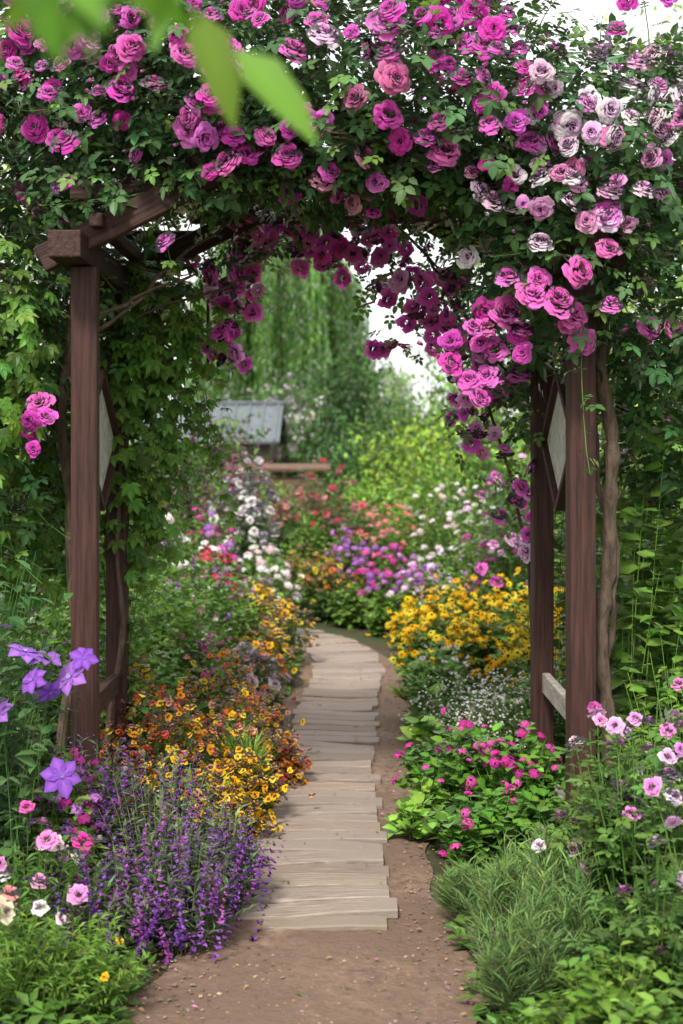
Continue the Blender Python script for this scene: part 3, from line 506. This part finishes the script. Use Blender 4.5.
box('door',(-1.9,sy0+.13,.8),(.7,.05,1.55),M_redh,sh); box('door_frame',(-1.9,sy0+.14,1.62),(.84,.06,.08),M_white,sh)
box('window',(-3.1,sy0+.13,1.15),(.8,.04,.6),M_glass,sh)
for k,(dx,dz,w,hh) in enumerate(((0,.33,.9,.06),(0,-.33,.9,.06),(-.43,0,.06,.6),(.43,0,.06,.6),(0,0,.04,.6))): box('window_frame_%d'%k,(-3.1+dx,sy0+.105,1.15+dz),(w,.05,hh),M_white,sh)
bw=empty('wooden_fence')
for r_ in range(9): box('board_%d'%r_,(-.85,19.0+.004*(r_%2),.09+r_*.135),(1.2,.03,.122),M_fence,bw,rot=(0,rng.normal()*.004,0),bevel=.004)
for k in range(3): box('fence_post_%d'%k,(-1.42+k*.57,19.07,.66),(.09,.09,1.32),M_fence,bw)
box('fence_cap',(-.85,19.03,1.36),(1.4,.30,.045),M_fence,bw,rot=(.22,0,0))
# ---------------------------------------------------------------- overhanging branch close to the camera
mb=MB()
def pt(p,q): p=A(p,float);q=A(q,float); return p,q-p,np.linalg.norm(q-p)
ob=[pt((-.16,1.5,2.075),(-.108,1.48,1.945)),pt((-.115,1.5,2.03),(-.022,1.47,1.93)),pt((-.17,1.5,2.10),(-.20,1.45,2.02)),
 pt((-.18,1.1,2.03),(-.27,1.1,1.93)),pt((-.2,1.1,2.0),(-.19,1.05,1.905)),pt((-.24,1.05,1.98),(-.17,1.05,1.92)),pt((-.3,1.05,1.98),(-.26,1.05,1.885)),pt((-.22,1.15,2.06),(-.33,1.1,2.0)),pt((-.1,1.3,2.08),(-.02,1.3,2.02)),pt((-.3,1.2,2.05),(-.2,1.15,1.97)),pt((-.14,1.2,2.05),(-.16,1.2,1.96)),pt((-.21,1.2,2.03),(-.13,1.2,1.96)),pt((-.25,1.1,2.0),(-.22,1.1,1.90)),pt((-.16,1.1,1.98),(-.23,1.1,1.915))]
p=A([o[0] for o in ob]);f=A([o[1] for o in ob]);s=A([o[2] for o in ob])
mb.add(leaf4(.38,.07,.14,.72),p,frames(f,A([[0,-1.,.6]])+rng.normal(size=(len(ob),3))*.35),s,vary(A([.12,.25,.028]),len(ob),.22),0,True)
t=np.linspace(0,1,8); P=np.stack([-.75+.62*t,1.0+.5*t,2.04+.05*t+.01*np.sin(t*7)],-1)[None]; mb.tubes(P,(.007-.0035*t)[None],6,A([1,1,1.]),4)
n=14; q=U(0,1,n); pp=np.stack([-.75+.3*q,np.full(n,1.05),2.05+0*q],-1); mb.add(leaf4(.42,.05,.2),pp,frames(rdir(n)+A([0,0,.4]),rdir(n)),.11,vary(A([.17,.32,.045]),n,.15),0,True)
mb.build('overhanging_branch')
# ---------------------------------------------------------------- light + sky + camera
w=bpy.data.worlds.new('World'); scene.world=w; w.use_nodes=True; N=w.node_tree.nodes; L=w.node_tree.links; N.clear()
o=N.new('ShaderNodeOutputWorld'); bg=N.new('ShaderNodeBackground'); bg.inputs[1].default_value=.15
sk=N.new('ShaderNodeTexSky'); sk.sky_type='NISHITA'; sk.sun_disc=False; sk.sun_elevation=math.radians(48); sk.sun_rotation=math.radians(198); sk.dust_density=4; sk.air_density=1.2
tc=N.new('ShaderNodeTexCoord'); no=N.new('ShaderNodeTexNoise'); no.inputs['Scale'].default_value=2.2; no.inputs['Detail'].default_value=3; L.new(tc.outputs['Generated'],no.inputs[0])
cr_=N.new('ShaderNodeValToRGB'); cr_.color_ramp.elements[0].color=(10.0,10.1,10.2,1); cr_.color_ramp.elements[1].color=(12.2,12.1,11.9,1); cr_.color_ramp.elements[0].position=.35; cr_.color_ramp.elements[1].position=.65; L.new(no.outputs['Fac'],cr_.inputs[0])
mx=N.new('ShaderNodeMixRGB'); mx.inputs[0].default_value=.88; L.new(sk.outputs[0],mx.inputs[1]); L.new(cr_.outputs[0],mx.inputs[2]); L.new(mx.outputs[0],bg.inputs[0]); L.new(bg.outputs[0],o.inputs[0])
sl=bpy.data.lights.new('sun','SUN'); sl.energy=4.8; sl.angle=math.radians(10); sl.color=(1,.94,.84); so=bpy.data.objects.new('sun',sl); scene.collection.objects.link(so)
az=math.radians(198); el=math.radians(48)
d=Vector((math.sin(az)*math.cos(el),math.cos(az)*math.cos(el),math.sin(el))); so.rotation_euler=d.to_track_quat('Z','Y').to_euler()
cam=bpy.data.cameras.new('camera'); co=bpy.data.objects.new('camera',cam); scene.collection.objects.link(co); co.location=(0,0,1.6); co.rotation_euler=(math.pi/2,0,0)
cam.sensor_fit='VERTICAL'; cam.sensor_height=36; cam.lens=36*1400/1024; cam.shift_y=-62/1024; cam.clip_start=.05; cam.clip_end=3000
cam.dof.use_dof=True; cam.dof.focus_distance=5.3; cam.dof.aperture_fstop=2.8
scene.camera=co
scene.view_settings.view_transform='Standard'; scene.view_settings.look='None'; scene.view_settings.exposure=0
